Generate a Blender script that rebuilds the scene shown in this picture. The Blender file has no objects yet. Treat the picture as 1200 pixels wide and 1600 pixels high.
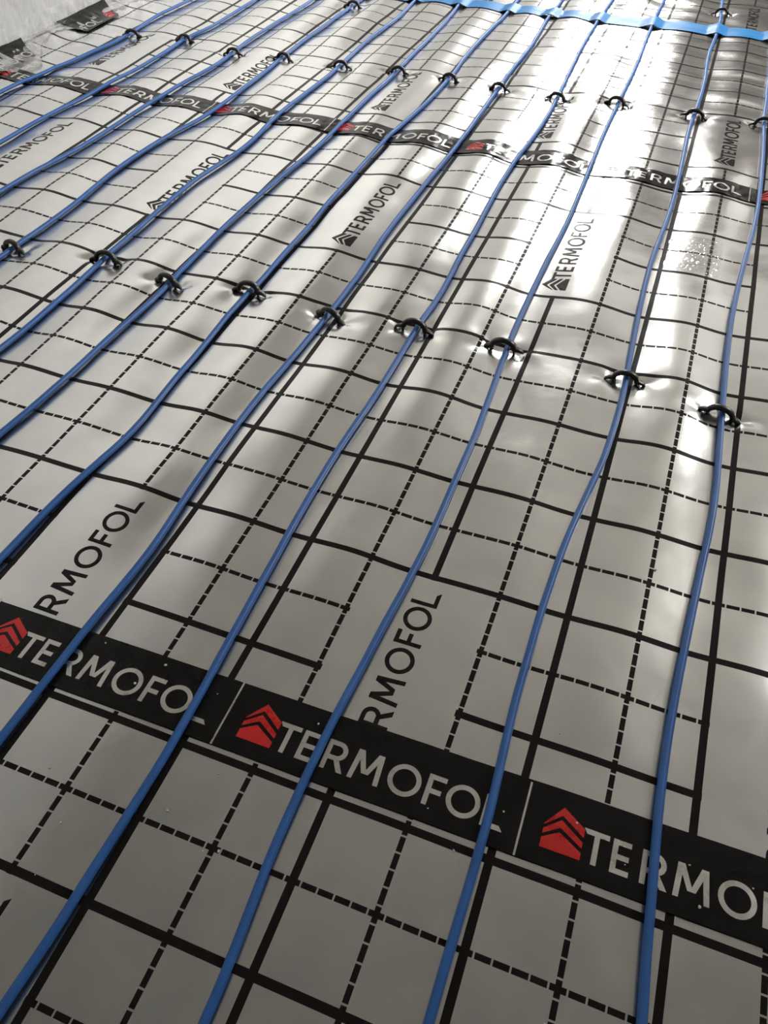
import bpy, bmesh, math, random
import numpy as np
from mathutils import Matrix, Vector

# ------------------------------------------------------------------ scene, camera, world, lights
S = 0.1                      # one printed grid cell = 10 cm; the layout below is in cells
scene = bpy.context.scene
col = scene.collection

cam_d = bpy.data.cameras.new('camera')
cam = bpy.data.objects.new('camera', cam_d)
col.objects.link(cam)
scene.camera = cam
_fwd = Vector((-0.23015, 0.637256, -0.735484))
_right = Vector((0.936361, 0.350866, 0.010996))
_down = Vector((0.265063, -0.686148, -0.677453))
_m = Matrix((_right, -_down, -_fwd)).transposed().to_4x4()
_m.translation = Vector((5.89032, -3.42142, 9.27038)) * S
cam.matrix_world = _m
cam_d.sensor_fit = 'VERTICAL'
cam_d.sensor_height = 36.0
cam_d.sensor_width = 27.0
cam_d.lens = 1231.0 / 1600.0 * 36.0
cam_d.clip_start = 0.02

world = bpy.data.worlds.new('sky')
scene.world = world
world.use_nodes = True
_bg = world.node_tree.nodes['Background']      # even overcast daylight
_bg.inputs[0].default_value = (1.0, 0.985, 0.955, 1)
_bg.inputs[1].default_value = 42.0

scene.view_settings.view_transform = 'Standard'
scene.view_settings.look = 'None'
scene.view_settings.gamma = 1.0
scene.view_settings.use_curve_mapping = False
scene.view_settings.exposure = -0.72

scene.cycles.caustics_reflective = False
scene.cycles.sample_clamp_indirect = 6.0

# room shell in cells: left, right, near, far walls, ceiling height
RL, RR, RN, RF, RC = -16.35, 26.0, -34.0, 56.0, 36.0
# openings to the daylight: (wall, from, to, bottom, top)
OPENINGS = [('far', -4.4, 2.6, 8.0, 22.0), ('right', 29.0, 47.0, 15.0, 33.0)]  # right one is an unseen window, added to brighten the left wall
def portal(wall, a, b, z0, z1):
    d = bpy.data.lights.new('window_daylight', 'AREA')
    d.shape = 'RECTANGLE'
    d.size = (b - a) * S
    d.size_y = (z1 - z0) * S
    d.cycles.is_portal = True
    o = bpy.data.objects.new('window_daylight', d)
    col.objects.link(o)
    c, zc = (a + b) / 2 * S, (z0 + z1) / 2 * S
    if wall == 'far':
        o.location = (c, (RF + 0.5) * S, zc); dirv = Vector((0, -1, 0))
    elif wall == 'back':
        o.location = (c, (RN - 0.5) * S, zc); dirv = Vector((0, 1, 0))
    else:
        o.location = ((RR + 0.5) * S, c, zc); dirv = Vector((-1, 0, 0))
    o.rotation_euler = dirv.to_track_quat('-Z', 'Y').to_euler()
for op in OPENINGS:
    portal(*op)

# ------------------------------------------------------------------ helpers
def tag(o, label=None, cat=None, group=None, kind=None):
    if label: o['label'] = label
    if cat: o['category'] = cat
    if group: o['group'] = group
    if kind: o['kind'] = kind
    return o

def link_mesh(name, verts, faces, mat, parent=None, smooth=True, uvs=None):
    me = bpy.data.meshes.new(name)
    v = np.asarray(verts, np.float64) * S
    me.from_pydata(v.tolist(), [], faces if isinstance(faces, list) else faces.tolist())
    if uvs is not None:
        lay = me.uv_layers.new(name='print')
        idx = np.empty(len(me.loops), np.int32)
        me.loops.foreach_get('vertex_index', idx)
        lay.data.foreach_set('uv', np.asarray(uvs, np.float32)[idx].ravel())
    if smooth:
        me.polygons.foreach_set('use_smooth', [True] * len(me.polygons))
    me.materials.append(mat)
    me.update()
    o = bpy.data.objects.new(name, me)
    col.objects.link(o)
    if parent: o.parent = parent
    return o

def box_vf(boxes):
    V, F = [], []
    for (x0, x1, y0, y1, z0, z1) in boxes:
        b = len(V)
        V += [(x0,y0,z0),(x1,y0,z0),(x1,y1,z0),(x0,y1,z0),(x0,y0,z1),(x1,y0,z1),(x1,y1,z1),(x0,y1,z1)]
        F += [[b,b+3,b+2,b+1],[b+4,b+5,b+6,b+7],[b,b+1,b+5,b+4],[b+1,b+2,b+6,b+5],[b+2,b+3,b+7,b+6],[b+3,b,b+4,b+7]]
    return V, F

def grid_faces(nu, nv):
    i = np.arange(nv - 1)[:, None] * nu + np.arange(nu - 1)[None, :]
    i = i.ravel()
    return np.stack([i, i + 1, i + 1 + nu, i + nu], 1)

_tabs = {}
def vnoise(x, y, seed):
    """smooth value noise in [-1, 1]"""
    if seed not in _tabs:
        _tabs[seed] = np.random.RandomState(seed).uniform(-1, 1, (256, 256))
    t = _tabs[seed]
    xi, yi = np.floor(x).astype(int), np.floor(y).astype(int)
    fx, fy = x - xi, y - yi
    fx = fx * fx * fx * (fx * (fx * 6 - 15) + 10)
    fy = fy * fy * fy * (fy * (fy * 6 - 15) + 10)
    a, b = t[yi & 255, xi & 255], t[yi & 255, (xi + 1) & 255]
    c, d = t[(yi + 1) & 255, xi & 255], t[(yi + 1) & 255, (xi + 1) & 255]
    return (a * (1 - fx) + b * fx) * (1 - fy) + (c * (1 - fx) + d * fx) * fy

def sstep(a, b, x):
    t = np.clip((x - a) / (b - a), 0, 1)
    return t * t * (3 - 2 * t)

# ------------------------------------------------------------------ measured layout (cells)
CABLES = [
    [(-14.13,16.78), (-14.03,17.41), (-13.95,18.09), (-13.88,18.93), (-13.81,19.74), (-13.72,20.64), (-13.62,21.39), (-13.55,22.22), (-13.57,23.05), (-13.66,24.09), (-13.72,25.12), (-13.7,26.01), (-13.67,26.92)],
    [(-11.75,13.81), (-11.72,14.44), (-11.71,15.11), (-11.68,15.88), (-11.61,16.6), (-11.53,17.29), (-11.47,18.05), (-11.44,18.95), (-11.41,20.01), (-11.38,21.02), (-11.39,22.04), (-11.46,23.08), (-11.45,23.67), (-11.36,24.13), (-11.32,25.33), (-11.31,26.58), (-11.28,27.66)],
    [(-9.8,11.38), (-9.78,11.93), (-9.73,12.55), (-9.66,13.2), (-9.59,13.87), (-9.52,14.58), (-9.48,15.31), (-9.47,16.27), (-9.44,17.07), (-9.41,18.04), (-9.39,19.02), (-9.32,20.05), (-9.24,20.81), (-9.22,21.78), (-9.27,22.5), (-9.34,23.45), (-9.35,24.57), (-9.33,25.52), (-9.31,26.58), (-9.28,27.62), (-9.26,28.88)],
    [(-7.75,8.88), (-7.73,9.35), (-7.71,9.84), (-7.69,10.41), (-7.68,11.03), (-7.69,11.65), (-7.76,12.47), (-7.83,13.31), (-7.84,14.06), (-7.82,14.81), (-7.76,15.52), (-7.65,16.16), (-7.51,16.84), (-7.42,17.79), (-7.4,18.87), (-7.41,19.85), (-7.44,20.9), (-7.47,21.97), (-7.51,22.89), (-7.57,23.98), (-7.58,25.08), (-7.56,26.1), (-7.54,27.08), (-7.53,28.18), (-7.52,29.25)],
    [(-5.51,6.02), (-5.48,6.73), (-5.47,7.62), (-5.49,8.54), (-5.54,9.37), (-5.57,9.81), (-5.59,10.59), (-5.6,11.25), (-5.62,12.03), (-5.62,12.76), (-5.61,13.57), (-5.56,14.14), (-5.48,14.89), (-5.4,15.57), (-5.37,16.28), (-5.41,17.19), (-5.47,18.05), (-5.47,18.96), (-5.44,19.95), (-5.41,20.96), (-5.39,22.19), (-5.43,23.02), (-5.48,24), (-5.51,25.06), (-5.48,26.17), (-5.41,27.19), (-5.4,28.39), (-5.43,29.51), (-5.48,30.58)],
    [(-3.85,3.94), (-3.79,4.43), (-3.75,5.11), (-3.73,5.84), (-3.73,6.71), (-3.71,7.55), (-3.68,8.32), (-3.68,8.98), (-3.69,9.39), (-3.71,10.25), (-3.74,11.1), (-3.75,11.81), (-3.74,12.61), (-3.71,13.41), (-3.66,14.2), (-3.6,15.02), (-3.55,15.89), (-3.52,16.92), (-3.51,17.97), (-3.5,18.97), (-3.52,20.03), (-3.52,21.02), (-3.5,21.81), (-3.5,22.53), (-3.51,23.23), (-3.52,24.14), (-3.54,25.52), (-3.56,27), (-3.59,28.34), (-3.66,29.82), (-3.73,31.32)],
    [(-2.01,1.65), (-2,2.06), (-1.98,2.56), (-1.94,3.18), (-1.86,3.77), (-1.79,4.39), (-1.77,4.94), (-1.8,5.67), (-1.83,6.37), (-1.86,7.12), (-1.91,8.01), (-1.93,8.87), (-1.92,9.4), (-1.9,10.1), (-1.9,10.94), (-1.9,11.83), (-1.9,12.66), (-1.91,13.52), (-1.93,14.51), (-1.94,15.49), (-1.95,16.54), (-1.94,17.78), (-1.88,18.73), (-1.79,20.08), (-1.72,21.04), (-1.69,22.2), (-1.71,23.15), (-1.75,24.21), (-1.79,25.2), (-1.81,26.38), (-1.8,27.73), (-1.76,29.1), (-1.73,30.38), (-1.74,32.16)],
    [(-0.11,-0.68), (-0.1,-0.25), (-0.08,0.17), (-0.08,0.59), (-0.07,1.03), (-0.05,1.45), (-0.02,1.96), (-0,2.36), (-0.01,2.83), (-0.05,3.31), (-0.08,3.74), (-0.1,4.37), (-0.11,5.05), (-0.14,5.84), (-0.13,6.72), (-0.09,7.59), (-0.05,8.51), (-0.02,9.25), (0,9.9), (0.01,10.72), (-0.02,11.57), (-0.07,12.94), (-0.08,14.14), (-0.05,15.57), (0.01,16.9), (0.05,18.24), (0.05,19.82), (0.02,21.08), (-0.01,22.19), (-0.02,23.05), (-0.01,24.41), (0.01,25.6), (0.03,26.8), (-0.01,28.26), (-0.09,29.8), (-0.13,30.86), (-0.1,32.86)],
    [(1.82,-3.13), (1.84,-2.88), (1.86,-2.59), (1.88,-2.25), (1.88,-1.91), (1.89,-1.55), (1.9,-1.19), (1.91,-0.87), (1.92,-0.51), (1.93,-0.35), (1.92,0.19), (1.91,0.72), (1.88,1.28), (1.86,1.78), (1.84,2.3), (1.82,2.86), (1.8,3.45), (1.78,4), (1.77,4.62), (1.77,5.43), (1.79,6.22), (1.83,7), (1.84,7.66), (1.84,8.45), (1.84,9.25), (1.86,9.87), (1.9,10.52), (1.9,11.46), (1.86,12.46), (1.83,14.04), (1.79,15.26), (1.76,16.76), (1.8,18.26), (1.89,19.68), (1.93,21.46), (1.89,22.97), (1.78,25.8), (1.7,28.58), (1.69,30.79), (1.75,33.18)],
    [(3.76,-2.54), (3.76,-2.24), (3.74,-1.91), (3.71,-1.46), (3.68,-1.05), (3.66,-0.61), (3.66,-0.2), (3.66,0.19), (3.67,0.66), (3.69,1.2), (3.73,1.78), (3.76,2.48), (3.8,2.99), (3.83,3.57), (3.86,4.25), (3.86,4.82), (3.86,5.34), (3.86,6.08), (3.86,6.76), (3.82,7.68), (3.77,8.66), (3.73,9.53), (3.71,10.23), (3.71,11.1), (3.72,12.18), (3.74,13.21), (3.77,13.99), (3.8,15.18), (3.78,17), (3.74,19.05), (3.71,20.89), (3.73,23.16), (3.75,24.91), (3.76,26.63), (3.74,27.98), (3.71,29.29), (3.69,30.42), (3.68,32.66), (3.69,34.28)],
    [(5.85,-1.66), (5.85,-1.05), (5.86,-0.51), (5.86,-0.04), (5.86,0.43), (5.83,1.02), (5.8,1.62), (5.78,2.15), (5.78,2.83), (5.78,3.51), (5.8,4.13), (5.83,4.8), (5.9,5.6), (5.98,6.33), (6.06,7.02), (6.09,7.72), (6.1,8.56), (6.09,9.26), (6.05,10), (6,11.25), (5.96,12.51), (5.95,14.05), (5.99,15.04), (6.04,16.18), (6.06,17.53), (6.04,18.84), (6,20.41), (5.97,21.82), (6,23.27), (6.04,24.68), (6.03,26.29), (5.97,27.54), (5.94,29.11), (5.98,30.22), (6.02,31.82), (5.98,33.46), (5.89,35.4)],
    [(7.84,-0.97), (7.8,-0.44), (7.77,0.22), (7.74,0.75), (7.71,1.8), (7.72,2.59), (7.75,3.36), (7.8,4.28), (7.86,5.31), (7.91,6.24), (7.92,6.77), (7.89,8.15), (7.86,9.06), (7.82,10.57), (7.81,12.08), (7.85,13.39), (7.94,14.95), (8.03,16.18), (8.08,17.6), (8.08,19.33), (8.04,21.71), (7.99,23.3)],
]
# run of every pipe, continued straight beyond what the photograph shows
RUNS = []
for w in CABLES:
    w = list(w)
    w = [(w[0][0], -9.0), (w[0][0], w[0][1] - 1.5)] + w if w[0][1] > -7 else w
    w = w + [(w[-1][0], w[-1][1] + 2.0), (w[-1][0], 44.0)]
    w = [p for i, p in enumerate(w) if i == 0 or p[1] > w[i-1][1] + 1e-3]
    RUNS.append(np.array(w))
RUNS[11] = np.vstack([RUNS[11][:-2], [(7.98, 26.0), (7.95, 30.0), (7.9, 34.0), (7.8, 38.0), (7.85, 44.0)]])
NPIPE = len(RUNS)
def pipe_u(k, v):
    return np.interp(v, RUNS[k][:, 1], RUNS[k][:, 0])

CLIPS = {'near': {3: (-7.77, 9.17), 4: (-5.52, 9.52), 5: (-3.75, 9.24), 6: (-1.96, 9.56), 7: (0.05, 9.31), 8: (1.8, 9.53), 9: (3.65, 9.58), 10: (6.07, 9.41), 11: (7.84, 9.02)},
         'far': {0: (-13.45, 22.95), 1: (-11.46, 23.19), 2: (-9.25, 22.61), 3: (-7.46, 22.81), 4: (-5.39, 22.87), 5: (-3.44, 23.09), 6: (-1.67, 23.07), 7: (0.01, 22.96), 8: (1.9, 22.82), 9: (3.68, 23.14), 10: (6.03, 23.04), 11: (7.99, 23.15)},
         'last': {3: (-7.48, 29.17), 10: (6.0, 33.9)}}
CLIP_SKEW = {('near', 3): -12, ('near', 5): -14, ('near', 6): -4, ('near', 7): -18, ('near', 10): -2, ('near', 11): -10}

# ------------------------------------------------------------------ relief of the foil
def pipe_phase(u, v):
    """pipe index as a continuous coordinate: integer on every pipe"""
    tab_v = np.linspace(-9, 44, 107)
    P = np.stack([pipe_u(k, tab_v) for k in range(NPIPE)], 0)
    P = np.vstack([P[:1] - 2.0, P, P[-1:] + 2.0, P[-1:] + 4.0, P[-1:] + 6.0, P[-1:] + 8.0])
    iv = np.clip((v + 9) / 53 * 106, 0, 105.999)
    i0 = iv.astype(int); f = iv - i0
    out = np.full(u.shape, 0.0)
    lo = P[0, i0] * (1 - f) + P[0, i0 + 1] * f
    out = np.where(u < lo, -1 - (lo - u) / 2.0, out)
    for k in range(P.shape[0] - 1):
        a = P[k, i0] * (1 - f) + P[k, i0 + 1] * f
        b = P[k + 1, i0] * (1 - f) + P[k + 1, i0 + 1] * f
        m = (u >= a) & (u < b)
        out = np.where(m, (k - 1) + (u - a) / (b - a), out)
    b = P[-1, i0] * (1 - f) + P[-1, i0 + 1] * f
    out = np.where(u >= b, NPIPE + 3 + (u - b) / 2.0, out)
    return out

def relief(u, v):
    u = np.asarray(u, float); v = np.asarray(v, float)
    ph = pipe_phase(u, v)
    amp = 0.010 + 0.045 * sstep(1.3, 3.5, v) + 0.055 * sstep(4, 9, v) + 0.015 * sstep(17, 25, v) * sstep(2, -6, u)
    amp = amp + 0.005 * sstep(-3, -9, u) * sstep(12, 16, v)
    mod = 0.80 + 0.5 * vnoise(np.floor(ph) * 3.17 + 0.5, v * 0.22, 3)
    amp = amp * (1 - 0.45 * sstep(1.0, 4.0, u) * sstep(18, 22, v))
    # pressed down along the pipes, puffed up between them
    h = amp * mod * (0.5 - 0.5 * np.cos(2 * np.pi * ph))
    far = sstep(1.0, 4.0, v)
    h = h + far * (0.022 * vnoise(u * 0.45, v * 0.35, 5) + 0.016 * vnoise(u * 1.1, v * 0.8, 6)) + 0.007 * vnoise(u * 0.6, v * 0.6, 7)
    h = h + far * 0.0020 * vnoise(u * 3.1, v * 2.3, 8)
    # tight cross wrinkles towards the blue tape
    wz = sstep(21, 25, v) * sstep(-3.5, 0.5, u)
    ww = v + 0.35 * vnoise(u * 0.5, v * 0.4, 11) + 0.10 * u
    h = h + wz * (0.036 * vnoise(u * 0.40, ww * 1.3, 12) + 0.020 * vnoise(u * 0.7, ww * 2.6, 13))
    # seam under the second tape
    sm = np.exp(-((v - 18.4) / 0.7) ** 2)
    h = h + sm * (0.018 * vnoise(u * 1.6, v * 1.5, 14) + 0.008 * vnoise(u * 3.7, v * 3.1, 15))
    # puckers round the feet of the clips
    for row in CLIPS:
        for k, (cu, cv) in CLIPS[row].items():
            m = (np.abs(u - cu) < 1.4) & (np.abs(v - cv) < 1.4)
            if not m.any(): continue
            du, dv = u[m] - cu, v[m] - cv
            d = 0.0
            for s in (-1, 1):
                r2 = (du - s * 0.31) ** 2 + dv ** 2
                th = np.arctan2(dv, du - s * 0.31)
                d = d - 0.050 * np.exp(-r2 / 0.035) + 0.020 * np.exp(-r2 / 0.22) * np.cos(3 * th + k * 1.3 + s)
            h[m] = h[m] + d
    # the edge rides up where it meets the wall
    h = h + 0.30 * sstep(-14.5, -16.0, u) ** 1.5 + 0.03 * sstep(-13.5, -15.5, u) * vnoise(u * 1.3, v * 1.1, 16)
    return h

def relief_pts(P, lift):
    P = np.asarray(P, float)
    return np.c_[P, relief(P[:, 0], P[:, 1]) + lift]

# ------------------------------------------------------------------ materials
def new_mat(name):
    m = bpy.data.materials.new(name); m.use_nodes = True
    nt = m.node_tree
    return m, nt, nt.nodes['Principled BSDF']

class G:
    """tiny expression builder for shader maths"""
    def __init__(s, nt): s.nt = nt
    def op(s, kind, *a):
        n = s.nt.nodes.new('ShaderNodeMath'); n.operation = kind
        for i, x in enumerate(a):
            if hasattr(x, 'links') or hasattr(x, 'is_output'): s.nt.links.new(x, n.inputs[i])
            else: n.inputs[i].default_value = x
        return n.outputs[0]

def noise_node(nt, coord, scale, detail=3, rough=0.5, sx=(1, 1, 1)):
    mp = nt.nodes.new('ShaderNodeMapping'); mp.inputs['Scale'].default_value = sx
    nt.links.new(coord, mp.inputs['Vector'])
    n = nt.nodes.new('ShaderNodeTexNoise')
    n.inputs['Scale'].default_value = scale; n.inputs['Detail'].default_value = detail; n.inputs['Roughness'].default_value = rough
    nt.links.new(mp.outputs[0], n.inputs['Vector'])
    return n.outputs['Fac']

def ramp(nt, fac, a, b, va, vb):
    r = nt.nodes.new('ShaderNodeMapRange')
    nt.links.new(fac, r.inputs['Value'])
    r.inputs['From Min'].default_value = a; r.inputs['From Max'].default_value = b
    r.inputs['To Min'].default_value = va; r.inputs['To Max'].default_value = vb
    return r.outputs[0]

def mixc(nt, fac, a, b):
    n = nt.nodes.new('ShaderNodeMix'); n.data_type = 'RGBA'
    nt.links.new(fac, n.inputs['Factor'])
    for k, x in (('A', a), ('B', b)):
        i = [q for q in n.inputs if q.name == k and q.type == 'RGBA'][0]
        if isinstance(x, tuple): i.default_value = x
        else: nt.links.new(x, i)
    return [q for q in n.outputs if q.type == 'RGBA'][0]

INK = (0.012, 0.010, 0.009, 1)
FOIL = (0.80, 0.79, 0.765, 1)
def foil_material(name, logo_u, logo_v):
    """metallised foil, printed with a raster of solid and dashed lines that is left out round the logos"""
    m, nt, bs = new_mat(name)
    g = G(nt)
    uv = nt.nodes.new('ShaderNodeUVMap'); uv.uv_map = 'print'
    sp = nt.nodes.new('ShaderNodeSeparateXYZ'); nt.links.new(uv.outputs[0], sp.inputs[0])
    u, v = sp.outputs[0], sp.outputs[1]
    def family(a, b):
        d2 = g.op('PINGPONG', a, 1.0)                    # 0 on even lines, 1 on odd lines
        solid = g.op('LESS_THAN', d2, 0.050)
        odd = g.op('GREATER_THAN', d2, 1 - 0.034)
        gap = g.op('PINGPONG', g.op('ADD', b, 0.1), 0.1)  # 0 at the gaps between the dashes
        dash = g.op('GREATER_THAN', gap, 0.011)
        return g.op('MAXIMUM', solid, g.op('MULTIPLY', odd, dash))
    lines = g.op('MAXIMUM', family(u, v), family(v, u))
    x = g.op('FLOORED_MODULO', g.op('SUBTRACT', u, logo_u - 1.0), 5.0)
    y = g.op('FLOORED_MODULO', g.op('SUBTRACT', v, logo_v), 12.0)
    inx = g.op('MULTIPLY', g.op('GREATER_THAN', x, 0.055), g.op('LESS_THAN', x, 1.945))
    iny = g.op('MULTIPLY', g.op('GREATER_THAN', y, 0.055), g.op('LESS_THAN', y, 3.945))
    keep = g.op('SUBTRACT', 1.0, g.op('MULTIPLY', inx, iny))
    mask = g.op('MULTIPLY', lines, keep)
    tc = nt.nodes.new('ShaderNodeTexCoord')
    n1 = noise_node(nt, tc.outputs['Object'], 14, 4, 0.6)
    n2 = noise_node(nt, tc.outputs['Object'], 60, 3, 0.6)
    tint = mixc(nt, ramp(nt, n1, 0.35, 0.65, 0, 1), (FOIL[0]*0.90, FOIL[1]*0.915, FOIL[2]*0.94, 1), FOIL)
    nt.links.new(mixc(nt, mask, tint, INK), bs.inputs['Base Color'])
    nt.links.new(g.op('SUBTRACT', 1.0, mask), bs.inputs['Metallic'])
    rg = g.op('ADD', ramp(nt, n1, 0.3, 0.7, FOIL_R - 0.014, FOIL_R + 0.014), ramp(nt, n2, 0.3, 0.7, -0.010, 0.010))
    nt.links.new(rg, bs.inputs['Roughness'])
    nt.links.new(ramp(nt, mask, 0, 1, 0.8, 0.03), bs.inputs['Coat Weight'])
    bs.inputs['Coat Roughness'].default_value = 0.07
    bs.inputs['Specular IOR Level'].default_value = 0.12
    bp = nt.nodes.new('ShaderNodeBump'); bp.inputs['Strength'].default_value = 0.25; bp.inputs['Distance'].default_value = 0.0012
    n3 = noise_node(nt, tc.outputs['Object'], 26, 3, 0.5)
    nt.links.new(n3, bp.inputs['Height'])
    nt.links.new(bp.outputs[0], bs.inputs['Normal'])
    return m
FOIL_R = 0.24

def plain(name, colr, rough, metal=0.0, coat=0.0, bump=None, var=0.12, nscale=40, spec=0.5):
    m, nt, bs = new_mat(name)
    tc = nt.nodes.new('ShaderNodeTexCoord')
    n = noise_node(nt, tc.outputs['Object'], nscale, 4, 0.6)
    c0 = tuple(c * (1 - var) for c in colr) + (1,)
    c1 = tuple(min(1, c * (1 + var)) for c in colr) + (1,)
    nt.links.new(mixc(nt, ramp(nt, n, 0.3, 0.7, 0, 1), c0, c1), bs.inputs['Base Color'])
    nt.links.new(ramp(nt, n, 0.3, 0.7, max(rough - 0.06, 0.02), rough + 0.06), bs.inputs['Roughness'])
    bs.inputs['Metallic'].default_value = metal
    bs.inputs['Coat Weight'].default_value = coat
    bs.inputs['Specular IOR Level'].default_value = spec
    if bump:
        bp = nt.nodes.new('ShaderNodeBump'); bp.inputs['Strength'].default_value = bump[0]; bp.inputs['Distance'].default_value = bump[1]
        n2 = noise_node(nt, tc.outputs['Object'], bump[2], 4, 0.6, bump[3] if len(bump) > 3 else (1, 1, 1))
        nt.links.new(n2, bp.inputs['Height']); nt.links.new(bp.outputs[0], bs.inputs['Normal'])
    return m

M_INK = plain('black_print', (0.012, 0.010, 0.009), 0.28, coat=0.03, spec=0.12)
M_TAPE = plain('black_tape', (0.0075, 0.007, 0.0065), 0.20, bump=(0.35, 0.002, 30), spec=0.22)
M_SILVER = plain('silver_lettering', (0.74, 0.72, 0.68), 0.30, metal=1.0, bump=(0.3, 0.001, 40), var=0.08)
M_RED = plain('red_mark', (0.60, 0.014, 0.012), 0.30, coat=0.2, var=0.15)
M_PIPE = plain('blue_pipe', (0.031, 0.128, 0.400), 0.42, var=0.10, nscale=18, spec=0.4)
M_CLIP = plain('black_clip_plastic', (0.012, 0.012, 0.013), 0.33, var=0.2)
M_BLUE = plain('blue_adhesive_tape', (0.018, 0.20, 0.50), 0.45, bump=(0.4, 0.002, 30), var=0.08, spec=0.3)
M_FOAM = plain('white_edge_foam', (0.60, 0.597, 0.59), 0.45, bump=(0.8, 0.006, 28, (1, 1, 0.35)), var=0.06, nscale=60, spec=0.6)
M_WALL = plain('wall_plaster', (0.72, 0.715, 0.695), 0.9, var=0.03, bump=(0.2, 0.002, 60))
M_CEIL = plain('ceiling_plaster', (0.70, 0.68, 0.64), 0.9, var=0.03)
M_FLOOR = plain('floor_screed', (0.36, 0.35, 0.33), 0.9, var=0.12, bump=(0.3, 0.002, 80))
M_FRAME = plain('window_frame_white', (0.8, 0.8, 0.8), 0.4, var=0.02)
M_CRUMB = plain('white_crumb', (0.80, 0.78, 0.74), 0.8, var=0.1, bump=(0.5, 0.001, 300))

def film_material():
    m, nt, bs = new_mat('clear_film')
    bs.inputs['Base Color'].default_value = (0.92, 0.92, 0.91, 1)
    bs.inputs['Roughness'].default_value = 0.12
    bs.inputs['Specular IOR Level'].default_value = 0.8
    tr = nt.nodes.new('ShaderNodeBsdfTransparent')
    mx = nt.nodes.new('ShaderNodeMixShader')
    tc = nt.nodes.new('ShaderNodeTexCoord')
    n = noise_node(nt, tc.outputs['Object'], 22, 3, 0.6)
    nt.links.new(ramp(nt, n, 0.35, 0.65, FILM_A, FILM_B), mx.inputs[0])
    nt.links.new(tr.outputs[0], mx.inputs[1]); nt.links.new(bs.outputs[0], mx.inputs[2])
    nt.links.new(mx.outputs[0], nt.nodes['Material Output'].inputs['Surface'])
    return m
FILM_A, FILM_B = 0.22, 0.55
M_FILM = film_material()

# ------------------------------------------------------------------ room shell
def wall_with_hole(name, axis, pos0, pos1, a0, a1, hole):
    boxes = []
    def add(b0, b1, z0, z1):
        if b1 - b0 < 1e-3 or z1 - z0 < 1e-3: return
        boxes.append((b0, b1, pos0, pos1, z0, z1) if axis == 'x' else (pos0, pos1, b0, b1, z0, z1))
    if hole is None:
        add(a0, a1, -0.2, RC)
    else:
        _, h0, h1, z0, z1 = hole
        add(a0, h0, -0.2, RC); add(h1, a1, -0.2, RC); add(h0, h1, -0.2, z0); add(h0, h1, z1, RC)
    V, F = box_vf(boxes)
    return tag(link_mesh(name, V, F, M_WALL, smooth=False), kind='structure')

V, F = box_vf([(RL - 2, RR + 2, RN - 2, RF + 2, -1.2, -0.14)])
tag(link_mesh('floor', V, F, M_FLOOR, smooth=False), kind='structure')
V, F = box_vf([(RL - 2, RR + 2, RN - 2, RF + 2, RC, RC + 1)])
tag(link_mesh('ceiling', V, F, M_CEIL, smooth=False), kind='structure')
V, F = box_vf([(-900, 900, -900, 900, -6.0, -3.0)])
tag(link_mesh('ground', V, F, plain('outdoor_ground', (0.11, 0.105, 0.095), 0.95, nscale=0.5), smooth=False), kind='structure')
wall_with_hole('wall_left', 'y', RL - 2, RL, RN, RF, None)
wall_with_hole('wall_right', 'y', RR, RR + 2, RN, RF, OPENINGS[1])
wall_with_hole('wall_far', 'x', RF, RF + 2, RL - 2, RR + 2, OPENINGS[0])
wall_with_hole('wall_back', 'x', RN - 2, RN, RL - 2, RR + 2, None)
for n, (wl, a, b, z0, z1) in enumerate(OPENINGS):
    t = 0.5
    p0, p1 = {'far': (RF + 0.7, RF + 1.2), 'back': (RN - 1.2, RN - 0.7), 'right': (RR + 0.7, RR + 1.2)}[wl]
    bars = [(a, a + t, z0, z1), (b - t, b, z0, z1), (a + t, b - t, z0, z0 + t), (a + t, b - t, z1 - t, z1)]
    if wl != 'far': bars.append(((a + b) / 2 - t / 2, (a + b) / 2 + t / 2, z0 + t, z1 - t))
    boxes = [(q[0], q[1], p0, p1, q[2], q[3]) if wl != 'right' else (p0, p1, q[0], q[1], q[2], q[3]) for q in bars]
    V, F = box_vf(boxes)
    tag(link_mesh('window_%d' % (n + 1), V, F, M_FRAME, smooth=False), kind='structure')  # frames of the far window and of the added right one

# unseen double door, added to darken the foil's reflection right of the far window
V, F = box_vf([(3.6, 8.75, RF - 0.35, RF - 0.02, -0.1, 20.6), (8.85, 14.0, RF - 0.35, RF - 0.02, -0.1, 20.6)])
door = tag(link_mesh('added_door_1', V, F, plain('added_door_dark', (0.11, 0.10, 0.092), 0.5, var=0.2, nscale=12), smooth=False), kind='structure')
V, F = box_vf([(3.2, 3.6, RF - 0.45, RF - 0.02, -0.1, 21.0), (14.0, 14.4, RF - 0.45, RF - 0.02, -0.1, 21.0), (3.6, 14.0, RF - 0.45, RF - 0.02, 20.6, 21.0)])
link_mesh('added_door_frame', V, F, plain('door_frame_wood', (0.16, 0.10, 0.06), 0.5), parent=door, smooth=False)
V, F = box_vf([(8.3, 8.45, RF - 0.75, RF - 0.35, 10.2, 10.4), (7.4, 8.45, RF - 0.85, RF - 0.75, 10.2, 10.4)])
link_mesh('added_door_handle', V, F, M_SILVER, parent=door, smooth=False)

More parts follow.
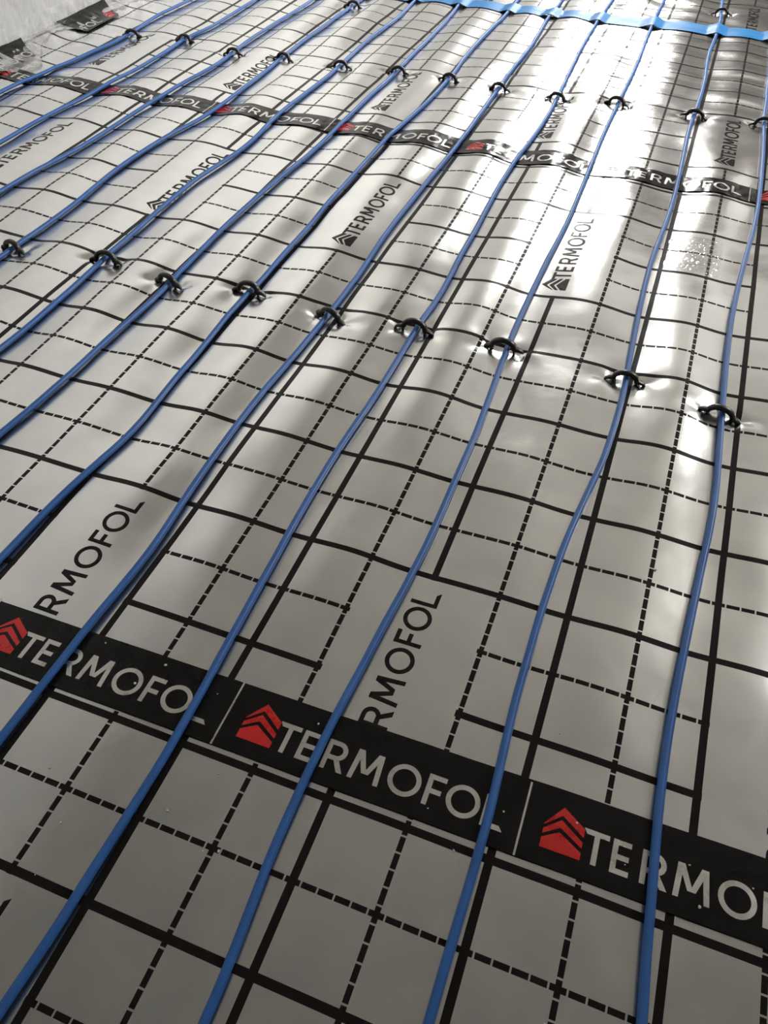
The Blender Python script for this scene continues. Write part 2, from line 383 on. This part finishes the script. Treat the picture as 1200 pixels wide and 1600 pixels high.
# ------------------------------------------------------------------ lettering, in cells with the mark's left edge at x = 0 and the baseline at y = 0
CAP = 0.395
STROKE = 0.062
def tess(poly4, n=6, m=2):
    """subdivided quad from 4 corners"""
    a, b, c, d = [np.array(p, float) for p in poly4]
    V, F = [], []
    for j in range(m + 1):
        for i in range(n + 1):
            s, t = i / n, j / m
            V.append((a * (1 - s) + b * s) * (1 - t) + (d * (1 - s) + c * s) * t)
    for j in range(m):
        for i in range(n):
            k = j * (n + 1) + i
            F.append([k, k + 1, k + n + 2, k + n + 1])
    return V, F
def ring(cx, cy, rx, ry, w, a0, a1, n):
    V, F = [], []
    for i in range(n + 1):
        t = a0 + (a1 - a0) * i / n
        c, s = math.cos(t), math.sin(t)
        V += [np.array((cx + (rx - w) * c, cy + (ry - w) * s)), np.array((cx + rx * c, cy + ry * s))]
    for i in range(n):
        F.append([2 * i, 2 * i + 1, 2 * i + 3, 2 * i + 2])
    return V, F
def letters(text_from=0):
    t, H = STROKE, CAP
    L = []
    rect = lambda x0, x1, y0, y1: L.append(tess([(x0, y0), (x1, y0), (x1, y1), (x0, y1)], max(2, int((x1 - x0) / 0.06)), max(2, int((y1 - y0) / 0.06))))
    # T (its bar is cut back by the roof of the mark)
    L.append(tess([(0.495, H - t), (0.755, H - t), (0.755, H), (0.455, H)], 5, 2)); rect(0.585, 0.585 + t, 0, H - t)
    # E
    x = 0.80; rect(x, x + t, 0, H); rect(x + t, x + 0.21, 0, t); rect(x + t, x + 0.195, H/2 - t/2, H/2 + t/2); rect(x + t, x + 0.21, H - t, H)
    # R
    x = 1.135; rect(x, x + t, 0, H); r = 0.128
    rect(x + t, x + 0.15, H - t, H); rect(x + t, x + 0.15, H - 2 * r, H - 2 * r + t)
    L.append(ring(x + 0.15, H - r, r, r, t, -math.pi / 2, math.pi / 2, 14))
    L.append(tess([(x + 0.225, 0), (x + 0.305, 0), (x + 0.205, H - 2 * r + 0.02), (x + 0.13, H - 2 * r + 0.02)], 2, 3))
    # M
    x = 1.50; w = 0.40
    L.append(tess([(x, 0), (x + t, 0), (x + t + 0.035, H), (x + 0.03, H)], 2, 6))
    L.append(tess([(x + w - t, 0), (x + w, 0), (x + w - 0.03, H), (x + w - t - 0.035, H)], 2, 6))
    L.append(tess([(x + w/2 - 0.045, 0.10), (x + w/2 + 0.02, 0.10), (x + t + 0.045, H), (x + 0.032, H)], 2, 5))
    L.append(tess([(x + w/2 - 0.02, 0.10), (x + w/2 + 0.045, 0.10), (x + w - 0.032, H), (x + w - t - 0.045, H)], 2, 5))
    # O
    L.append(ring(2.185, H / 2, 0.208, 0.205, t, 0, 2 * math.pi, 36))
    # F
    x = 2.455; rect(x, x + t, 0, H); rect(x + t, x + 0.225, H - t, H); rect(x + t, x + 0.195, H/2 - t/2 - 0.01, H/2 + t/2 - 0.01)
    # O
    L.append(ring(2.925, H / 2, 0.208, 0.205, t, 0, 2 * math.pi, 36))
    # L (foot ends in a slant)
    x = 3.175; rect(x, x + t, 0, H)
    L.append(tess([(x + t, 0), (x + 0.275, 0), (x + 0.225, t), (x + t, t)], 4, 2))
    return L
def mark():
    """pitched-roof mark made of three pieces one above the other"""
    xs = [0.0, 0.19, 0.465]
    lines = [[0.285, 0.545, 0.37], [0.268, 0.440, 0.265], [0.226, 0.385, 0.208], [0.160, 0.290, 0.138], [0.116, 0.235, 0.085], [0.0, 0.0, 0.0]]
    L = []
    for a, b in ((0, 1), (2, 3), (4, 5)):
        for i in range(2):
            L.append(tess([(xs[i], lines[b][i]), (xs[i + 1], lines[b][i + 1]), (xs[i + 1], lines[a][i + 1]), (xs[i], lines[a][i])], 4, 3))
    return L
def merge(pieces):
    V, F = [], []
    for v, f in pieces:
        b = len(V); V += v; F += [[i + b for i in q] for q in f]
    return np.array(V), F
LET_V, LET_F = merge(letters())
MARK_V, MARK_F = merge(mark())
BOTH_V, BOTH_F = merge([(list(LET_V), LET_F), (list(MARK_V), MARK_F)])

# ------------------------------------------------------------------ foil sheets
class Sheet:
    def __init__(s, du, dv, th, sc): s.du, s.dv, s.th, s.sc = du, dv, th, sc
    def to_uv(s, P):            # world cells -> print coordinates
        x, y = P[:, 0] - s.du, P[:, 1] - s.dv
        c, n = math.cos(s.th), math.sin(s.th)
        return np.c_[c * x + n * y, (-n * x + c * y) / s.sc]
    def to_world(s, Q):
        x, y = Q[:, 0], Q[:, 1] * s.sc
        c, n = math.cos(s.th), math.sin(s.th)
        return np.c_[c * x - n * y + s.du, n * x + c * y + s.dv]

def seq(*parts):
    out = []
    for a, b, st in parts:
        out += list(np.arange(a, b - 1e-6, st))
    return np.array(out + [parts[-1][1]])

U_LINES = seq((-15.95, 9.6, 0.06), (9.6, 18.0, 0.25))
def foil_sheet(sheet, vs, lift, label, logo_u, logo_v, logos):
    us = U_LINES
    uu, vv = np.meshgrid(us, vs)
    P = np.c_[uu.ravel(), vv.ravel()]
    V = relief_pts(P, lift)
    mat = foil_material('printed_foil', logo_u, logo_v)
    o = link_mesh('foil_sheet', V, grid_faces(len(us), len(vs)), mat, uvs=sheet.to_uv(P))
    tag(o, label, 'foil sheet', 'printed silver foil sheets')
    for (cu, v0) in logos:
        # text runs along +v, tops of the letters towards -u
        Q = np.c_[cu + 0.205 - BOTH_V[:, 1], v0 + 0.29 + BOTH_V[:, 0]]
        W = relief_pts(sheet.to_world(Q), lift + 0.004)
        keep = [f for f in BOTH_F if vs[0] + 0.02 < min(W[i, 1] for i in f) and max(W[i, 1] for i in f) < vs[-1] - 0.02]
        used = sorted({i for f in keep for i in f}); rm = {i: j for j, i in enumerate(used)}
        link_mesh('printed_logo', W[used], [[rm[i] for i in f] for f in keep], M_INK, parent=o)
    return o

SH1 = Sheet(0.0, 0.0, 0.0, 1.0)
SH2 = Sheet(0.148, 1.638, -0.0027, 1.0088)
SH3 = Sheet(0.16, 19.43, 0.0, 1.006)
foil_sheet(SH1, seq((-9, -4, 0.25), (-4, 0.8, 0.06)), -0.004,
           'flat silver foil sheet in the foreground, below the nearest black tape', 1, -6,
           [(-9, -6), (-4, -6), (1, -6), (6, -6)])
foil_sheet(SH2, seq((0.5, 18.5, 0.06)), 0.0,
           'wavy silver foil sheet with printed grid between the two black tapes', -1, -2,
           [(c, -2) for c in (-11, -6, -1, 4, 9)] + [(c, 10) for c in (-11, -6, -1, 4, 9)])
foil_sheet(SH3, seq((18.2, 37.5, 0.06), (37.5, 45, 0.3)), 0.004,
           'wrinkled silver foil sheet at the back, running under the blue tape', 2, 0,
           [(c, 0) for c in (-13, -8, -3, 2, 7)] + [(c, 12) for c in (-8, -3, 2, 7)])

# ------------------------------------------------------------------ black seam tapes with silver lettering
def strip_mesh(us, lower, upper, n, zfun):
    vs = np.linspace(0, 1, n)
    uu, tt = np.meshgrid(us, vs)
    lo, hi = lower(uu), upper(uu)
    P = np.c_[uu.ravel(), (lo + (hi - lo) * tt).ravel()]
    Z = zfun(P)
    return np.c_[P, Z], grid_faces(len(us), n)

def seam_tape(lower, upper, first, period, label, rough_edge):
    us = np.arange(-15.6, 17.0, 0.05)
    extra = lambda P: rough_edge * (0.012 * vnoise(P[:, 0] * 2.3, P[:, 1] * 2.9, 21) + 0.010 * vnoise(P[:, 0] * 5.1, P[:, 1] * 4.3, 22))
    zf = lambda P: relief(P[:, 0], P[:, 1]) + 0.014 + np.abs(extra(P))
    V, F = strip_mesh(us, lower, upper, 20, zf)
    o = link_mesh('seam_tape', V, F, M_TAPE)
    tag(o, label, 'tape', 'black lettered seam tapes')
    def lay(Q, u0):
        x = u0 + Q[:, 0]
        P = np.c_[x, lower(x) + 0.20 + Q[:, 1]]
        return np.c_[P, zf(P) + 0.004]
    u0 = first
    while u0 < 14:
        if u0 > -15.4:
            tag(link_mesh('lettering', lay(LET_V, u0), LET_F, M_SILVER, parent=o), 'silver TERMOFOL lettering')
            tag(link_mesh('house_mark', lay(MARK_V, u0), MARK_F, M_RED, parent=o), 'red pitched roof mark')
            sv, sf = tess([(-0.26, -0.2), (-0.235, -0.2), (-0.235, 0.72), (-0.26, 0.72)], 1, 16)
            link_mesh('dividing_line', lay(np.array(sv), u0), sf, M_SILVER, parent=o)
        u0 += period
    return o
seam_tape(lambda u: 0.10 + 0.006 * u, lambda u: 1.005 + 0.014 * u, 2.60 - 3.89 * 3, 3.89,
          'black lettered tape lying flat across the foreground seam', 0.25)
T2U = [-15.6, -11, -8, -2, 2, 8, 17]; T2L = [17.62, 17.72, 17.75, 17.90, 17.93, 17.92, 17.92]; T2W = [0.85, 0.86, 0.88, 0.90, 0.92, 0.80, 0.80]
seam_tape(lambda u: np.interp(u, T2U, T2L), lambda u: np.interp(u, T2U, T2L) + np.interp(u, T2U, T2W), 0.33 - 3.89 * 4, 3.89,
          'crumpled black lettered tape across the seam further back', 1.0)

# ------------------------------------------------------------------ pipes
ORD = ['first', 'second', 'third', 'fourth', 'fifth', 'sixth', 'seventh', 'eighth', 'ninth', 'tenth', 'eleventh', 'twelfth']
PIPE_R = 0.056
def smooth_curve(ctrl_v, ctrl_x, v):
    # cubic Hermite with finite-difference slopes
    m = np.gradient(ctrl_x, ctrl_v)
    i = np.clip(np.searchsorted(ctrl_v, v) - 1, 0, len(ctrl_v) - 2)
    h = ctrl_v[i + 1] - ctrl_v[i]; t = (v - ctrl_v[i]) / h
    return ((2*t**3 - 3*t**2 + 1) * ctrl_x[i] + (t**3 - 2*t**2 + t) * h * m[i] + (-2*t**3 + 3*t**2) * ctrl_x[i+1] + (t**3 - t**2) * h * m[i+1])
def pipe(k):
    v = np.arange(-9, 44.01, 0.12)
    u = smooth_curve(RUNS[k][:, 1], RUNS[k][:, 0], v)
    ku = np.hanning(17 if k < 8 else 11); ku /= ku.sum(); pad = len(ku) // 2
    u = np.convolve(np.pad(u, pad, mode='edge'), ku, 'valid')
    base = np.maximum.reduce([relief(u + d, v) for d in (-0.04, -0.02, 0.0, 0.02, 0.04)]) + 0.006
    for lo, hi in ((0.0, 1.2), (17.5, 19.1)):          # over the seam tapes
        base = base + 0.012 * sstep(lo - 0.5, lo, v) * sstep(hi + 0.5, hi, v)
    # a stiff pipe bridges small dips of the foil
    ker = np.hanning(15); ker /= ker.sum()
    sm = np.convolve(np.pad(base, 7, mode='edge'), ker, 'valid')
    lift = 0.006 + 0.020 * vnoise(v * 0.30, v * 0 + 5.5 * k, 41)
    for row in CLIPS:
        if k in CLIPS[row]:
            lift = lift * (1 - 0.9 * np.exp(-((v - CLIPS[row][k][1]) / 1.5) ** 2))
    z = np.maximum(sm, base) + PIPE_R + np.maximum(lift, 0.002)
    C = np.c_[u, v, z]
    T = np.gradient(C, axis=0); T /= np.linalg.norm(T, axis=1)[:, None]
    side = np.cross(T, [0, 0, 1]); side /= np.linalg.norm(side, axis=1)[:, None]
    up = np.cross(side, T)
    n = 14
    a = np.arange(n) / n * 2 * np.pi
    V = (C[:, None, :] + PIPE_R * (np.cos(a)[None, :, None] * side[:, None, :] + np.sin(a)[None, :, None] * up[:, None, :])).reshape(-1, 3)
    F = []
    for i in range(len(v) - 1):
        for j in range(n):
            F.append([i * n + j, i * n + (j + 1) % n, (i + 1) * n + (j + 1) % n, (i + 1) * n + j])
    F.append(list(range(n))[::-1]); F.append([(len(v) - 1) * n + j for j in range(n)])
    o = link_mesh('heating_pipe', V, F, M_PIPE)
    where = {0: 'blue heating pipe nearest the white foam edge strip',
             11: 'blue heating pipe furthest right, twelfth from the white foam edge strip'}.get(k, 'blue heating pipe, %s counting from the white foam edge strip' % ORD[k])
    tag(o, where, 'pipe', 'blue heating pipes laid in parallel')
    return z, v
PIPE_Z = [pipe(k) for k in range(NPIPE)]

# ------------------------------------------------------------------ blue tape near the top of the picture
def blue_tape():
    us = np.arange(-15.5, 17.0, 0.05)
    lower = lambda u: np.interp(u, [-16, -6.7, -4, 0, 4, 8, 17], [30.3, 30.5, 30.75, 30.85, 30.95, 31.05, 31.2]) + 0.06 * vnoise(u * 0.4, u * 0 + 3.3, 31)
    upper = lambda u: lower(u) + np.interp(u, [-6, 0, 8], [0.85, 1.05, 1.1])
    def zf(P):
        z = relief(P[:, 0], P[:, 1]) + 0.03
        for k in range(NPIPE):
            zt = np.interp(P[:, 1], PIPE_Z[k][1], PIPE_Z[k][0]) + PIPE_R + 0.014
            d = np.abs(P[:, 0] - pipe_u(k, P[:, 1]))
            z = np.maximum(z, zt - 0.34 * np.maximum(0, d - 0.06) + 0.05 * np.maximum(0, d - 0.3))
        return z + 0.006 * vnoise(P[:, 0] * 1.7, P[:, 1] * 2.0, 32)
    V, F = strip_mesh(us, lower, upper, 18, zf)
    tag(link_mesh('blue_tape', V, F, M_BLUE), 'bright blue adhesive tape stretched across all pipes at the back', 'tape')
blue_tape()

# ------------------------------------------------------------------ clips: an arch over the pipe with two flared barbed feet
def sweep(path, w, t):
    """rounded flat bar along a path in the x-z plane, w wide in y, t thick"""
    P = np.array(path, float)
    T = np.gradient(P, axis=0); T /= np.linalg.norm(T, axis=1)[:, None]
    N = np.c_[-T[:, 1], T[:, 0]]
    prof = [(-1, -0.5), (-0.5, -1), (0.5, -1), (1, -0.5), (1, 0.5), (0.5, 1), (-0.5, 1), (-1, 0.5)]
    V, F = [], []
    n = len(prof)
    for p, nn, ww, tt in zip(P, N, np.broadcast_to(w, len(P)), np.broadcast_to(t, len(P))):
        for a, b in prof:
            V.append((p[0] + nn[0] * b * tt / 2, a * ww / 2, p[1] + nn[1] * b * tt / 2))
    for i in range(len(P) - 1):
        for j in range(n):
            F.append([i * n + j, i * n + (j + 1) % n, (i + 1) * n + (j + 1) % n, (i + 1) * n + j])
    F.append(list(range(n))[::-1]); F.append([(len(P) - 1) * n + j for j in range(n)])
    V = np.array(V); bm = bmesh.new()
    return V, F
def mesh_only(name, V, F, mat):
    me = bpy.data.meshes.new(name); me.from_pydata((np.array(V) * S).tolist(), [], F)
    me.polygons.foreach_set('use_smooth', [True] * len(me.polygons)); me.materials.append(mat); me.update()
    bm = bmesh.new(); bm.from_mesh(me); bmesh.ops.recalc_face_normals(bm, faces=bm.faces); bm.to_mesh(me); bm.free()
    return me
_t = np.linspace(math.pi, 0, 17)
ARCH = mesh_only('arch', *sweep([(-0.245, 0.03)] + [(0.220 * math.cos(a), 0.050 + 0.150 * math.sin(a)) for a in _t] + [(0.245, 0.03)], 0.13, 0.095), M_CLIP)
FOOT = mesh_only('foot', *sweep([(0.18, 0.11), (0.235, 0.060), (0.28, 0.042), (0.33, 0.030), (0.375, 0.005), (0.40, -0.03)], [0.10, 0.13, 0.14, 0.12, 0.08, 0.03], [0.06, 0.07, 0.065, 0.055, 0.045, 0.03]), M_CLIP)
BARB = mesh_only('barb', *sweep([(0.235, 0.06), (0.225, 0.0), (0.22, -0.06), (0.21, -0.11)], [0.07, 0.075, 0.06, 0.02], [0.05, 0.055, 0.05, 0.02]), M_CLIP)
rng = random.Random(4)
ROWTXT = {'near': 'in the near row', 'far': 'in the far row between the tapes', 'last': 'at the top of the picture'}
for row in CLIPS:
    for k, (cu, cv) in CLIPS[row].items():
        e = bpy.data.objects.new('pipe_clip', None); col.objects.link(e)
        pu = float(pipe_u(k, cv))
        cu = min(max(cu, pu - 0.12), pu + 0.12)
        pz = float(np.interp(cv, PIPE_Z[k][1], PIPE_Z[k][0]))
        e.location = Vector((cu, cv, max(0.0, pz + PIPE_R + 0.052 - 0.20))) * S
        e.rotation_euler = (math.radians(rng.uniform(-14, 6)), math.radians(rng.uniform(-5, 5)), math.radians(CLIP_SKEW.get((row, k), rng.uniform(-14, 4))))
        sc_ = rng.uniform(0.96, 1.06); e.scale = (sc_, sc_, sc_)
        e.empty_display_size = 0.02
        which = 'rightmost pipe' if k == 11 else ('pipe nearest the foam edge strip' if k == 0 else '%s pipe from the foam edge strip' % ORD[k])
        tag(e, 'black plastic clip on the %s, %s' % (which, {'near': 'near row', 'far': 'far row', 'last': 'at the very back'}[row]), 'pipe clip', 'black pipe clips')
        c = bpy.data.objects.new('arch', ARCH); col.objects.link(c); c.parent = e
        for rz in (0, math.pi):
            f = bpy.data.objects.new('foot', FOOT); col.objects.link(f); f.parent = e; f.rotation_euler.z = rz
            b = bpy.data.objects.new('barb', BARB); col.objects.link(b); b.parent = f

# ------------------------------------------------------------------ foam edge strip on the left wall with its film skirt and tape pieces
def edge_strip():
    vs = np.arange(8.0, 45.0, 0.10)
    zs = np.linspace(-0.1, 2.2, 24)
    bulge = lambda v, z: RL + 0.30 + 0.030 * vnoise(v * 0.9, z * 1.3, 51) + 0.012 * vnoise(v * 3.5, z * 2.1, 52)
    vv, zz = np.meshgrid(vs, zs)
    front = np.c_[bulge(vv, zz).ravel(), vv.ravel(), zz.ravel()]
    n = len(front)
    back = np.c_[np.full(n, RL + 0.01), vv.ravel(), zz.ravel()]
    F1 = grid_faces(len(vs), len(zs))
    F = F1.tolist() + (F1[:, ::-1] + n).tolist()
    top = (len(zs) - 1) * len(vs)
    for i in range(len(vs) - 1):
        F.append([top + i, top + i + 1, n + top + i + 1, n + top + i])
    o = link_mesh('edge_strip', np.vstack([front, back]), F, M_FOAM)
    tag(o, 'white foam edge strip with a clear film skirt along the wall', 'edge strip')
    # clear film hanging from the strip and lying out over the edge of the foil
    ss = np.linspace(0, 1, 46); vs = np.arange(10.0, 40.0, 0.06)
    sg, vg = np.meshgrid(ss, vs)
    s, v = sg.ravel(), vg.ravel()
    reach = 0.55 + 0.25 * vnoise(v * 0.7, v * 0 + 1.5, 53) + 0.9 * np.exp(-((v - 18.9) / 1.1) ** 2)
    x = RL + 0.36 + 0.05 * s + np.where(s > 0.5, (s - 0.5) * 2, 0) ** 1.2 * reach
    z0 = 0.80 + 0.14 * vnoise(v * 0.8, v * 0 + 4.5, 54)
    zfl = relief(x, v) + 0.035
    z = np.where(s < 0.6, z0 * (1 - s / 0.6) ** 1.1, 0)
    z = np.maximum(z, zfl)
    wr = vnoise(v * 2.6 + 0.8 * s, s * 2.0, 55) + 0.6 * vnoise(v * 6.0, s * 3.2, 56)
    crum = np.exp(-((v - 19.0) / 1.5) ** 2)
    x = x + 0.05 * wr * (0.3 + s)
    z = z + (0.030 + 0.045 * crum) * np.abs(wr) + crum * 0.03 * np.abs(vnoise(v * 7, s * 12, 57))
    film = link_mesh('film_skirt', np.c_[x, v, z], grid_faces(len(ss), len(vs)), M_FILM, parent=o)
    film['label'] = 'wrinkled clear plastic film skirt'
edge_strip()

def wall_tape(v0, v1, label, with_mark):
    """short piece of the lettered tape folded from the foil edge up the strip"""
    vs = np.arange(v0, v1 + 1e-6, 0.05); ss = np.linspace(0, 1, 20)
    def surf(s, v):
        s = np.asarray(s, float); v = np.asarray(v, float)
        # s = 0 on the foil, 0.5 at the fold, 1 up the strip
        x = np.where(s < 0.5, -14.95 - 0.58 * s * 2, -15.53 - 0.42 * (s - 0.5) * 2)
        zf = relief(x, v) + 0.05
        zfold = relief(np.full_like(v, -15.53), v) + 0.05
        z = np.where(s < 0.5, zf, zfold + 0.17 * (s - 0.5) * 2)
        return np.c_[x, v, z + 0.02 * np.abs(vnoise(v * 3, s * 4, 61))]
    sg, vg = np.meshgrid(ss, vs)
    V = surf(sg.ravel(), vg.ravel())
    # ragged slanting ends
    ang = (sg.ravel() - 0.5) * 0.5
    V[:, 1] += np.where(V[:, 1] > v1 - 0.3, ang * 1.2, np.where(V[:, 1] < v0 + 0.3, -ang * 0.6, 0))
    o = link_mesh('wall_tape', V, grid_faces(len(ss), len(vs)), M_TAPE)
    tag(o, label, 'tape', 'short black tape pieces at the wall')
    # lettering reads along the wall away from the camera on the flat half, tops towards the wall
    def lay(x, yq):
        W = surf(np.clip(0.09 + 0.30 * yq / 0.40, 0, 0.5), x); W[:, 2] += 0.006
        return W
    if with_mark:
        link_mesh('house_mark', lay(v1 - 0.72 + MARK_V[:, 0] * 1.15, MARK_V[:, 1]), MARK_F, M_RED, parent=o)['label'] = 'red pitched roof mark'
    x0 = v1 - (0.72 + 3.89 if with_mark else 3.35)
    keep = [f for f in LET_F if min(LET_V[i][0] for i in f) + x0 > v0 + 0.15 and (with_mark or max(LET_V[i][0] for i in f) < 3.15)]
    used = sorted({i for f in keep for i in f}); rm = {i: j for j, i in enumerate(used)}
    link_mesh('lettering', lay(x0 + LET_V[used][:, 0], LET_V[used][:, 1]), [[rm[i] for i in f] for f in keep], M_SILVER, parent=o)['label'] = 'silver lettering'
wall_tape(16.6, 19.9, 'black tape piece at the wall where the second seam tape ends', False)
wall_tape(22.3, 24.75, 'black tape piece with a red mark stuck along the foam edge strip', True)
wall_tape(26.9, 28.6, 'black tape piece furthest back along the foam edge strip', False)

# ------------------------------------------------------------------ clear tape patch with trapped bubbles
def clear_patch():
    us = np.arange(6.22, 7.45, 0.02); vs = np.arange(13.75, 15.5, 0.02)
    uu, vv = np.meshgrid(us, vs); P = np.c_[uu.ravel(), vv.ravel()]
    bub = np.maximum(0, vnoise(P[:, 0] * 9, P[:, 1] * 7, 71) - 0.25) * 0.07 + np.maximum(0, vnoise(P[:, 0] * 17, P[:, 1] * 12, 72) - 0.3) * 0.03
    r = np.minimum.reduce([P[:, 0] - 6.22, 7.44 - P[:, 0], P[:, 1] - 13.75, 15.48 - P[:, 1]])
    z = relief(P[:, 0], P[:, 1]) + 0.010 + bub * sstep(0.0, 0.15, r)
    m, nt, bs = new_mat('clear_patch_film')
    bs.inputs['Base Color'].default_value = (0.9, 0.9, 0.88, 1); bs.inputs['Roughness'].default_value = 0.08
    tr = nt.nodes.new('ShaderNodeBsdfTransparent'); mx = nt.nodes.new('ShaderNodeMixShader')
    gl = nt.nodes.new('ShaderNodeBsdfGlossy'); gl.inputs['Roughness'].default_value = 0.06
    tc = nt.nodes.new('ShaderNodeTexCoord')
    nt.links.new(ramp(nt, noise_node(nt, tc.outputs['Object'], 50, 2), 0.3, 0.7, 0.12, 0.24), mx.inputs[0])
    nt.links.new(tr.outputs[0], mx.inputs[1]); nt.links.new(gl.outputs[0], mx.inputs[2])
    nt.links.new(mx.outputs[0], nt.nodes['Material Output'].inputs['Surface'])
    tag(link_mesh('clear_tape_patch', np.c_[P, z], grid_faces(len(us), len(vs)), m), 'small clear tape patch full of bubbles between the last two pipes', 'tape patch')
clear_patch()

# ------------------------------------------------------------------ plaster crumbs scattered in the foreground
CRUMBS = [(1.24, 0.89), (2.1, 0.76), (3.51, 0.84), (2.29, -0.81), (1.2, -1.37), (1.29, -1.96), (2.63, -0.2), (5.69, -0.14), (5.59, -0.05), (6.42, 1.81), (7.21, 4.93), (1.01, 0.51), (6.94, -1.35), (0.28, 0.91), (2.91, -1.07), (0.66, -0.86), (7.19, 0.69), (7.45, 0.48), (8.14, 0.74), (8.83, 0.73), (6.85, 0.75), (6.01, 0.58), (3.08, -1.01), (-11.79, 14.0), (-5.64, 7.79), (5.16, 0.3), (8.29, 0.32)]
def crumb_mesh(seed):
    bm = bmesh.new(); bmesh.ops.create_icosphere(bm, subdivisions=1, radius=1.0)
    r = random.Random(seed)
    for v in bm.verts: v.co *= r.uniform(0.65, 1.15)
    me = bpy.data.meshes.new('plaster_crumb'); bm.to_mesh(me); bm.free(); me.materials.append(M_CRUMB)
    return me
CM = [crumb_mesh(i) for i in range(5)]
for i, (cu, cv) in enumerate(CRUMBS):
    o = bpy.data.objects.new('plaster_crumb', CM[i % 5]); col.objects.link(o)
    r = rng.choice((0.010, 0.013, 0.016, 0.022)) * (1.5 if cv > 5 else 1)
    z = float(relief(np.array([cu]), np.array([cv]))[0]) + (0.02 if 0.12 < cv < 1.05 else 0.0)
    o.location = Vector((cu, cv, z + r * 0.55)) * S
    o.scale = (r * S * rng.uniform(0.8, 1.3), r * S, r * S * 0.7); o.rotation_euler.z = rng.uniform(0, 6)
    if 0.12 < cv < 1.15: where, grp = 'on the black tape in the foreground', 'plaster crumbs on the black tape'
    elif cv <= 0.12: where, grp = 'on the flat foil in front of the black tape', 'plaster crumbs on the foreground foil'
    else: where, grp = 'on the wavy foil behind the foreground tape', 'plaster crumbs on the wavy foil'
    tag(o, 'tiny white plaster crumb lying ' + where, 'crumb', grp)
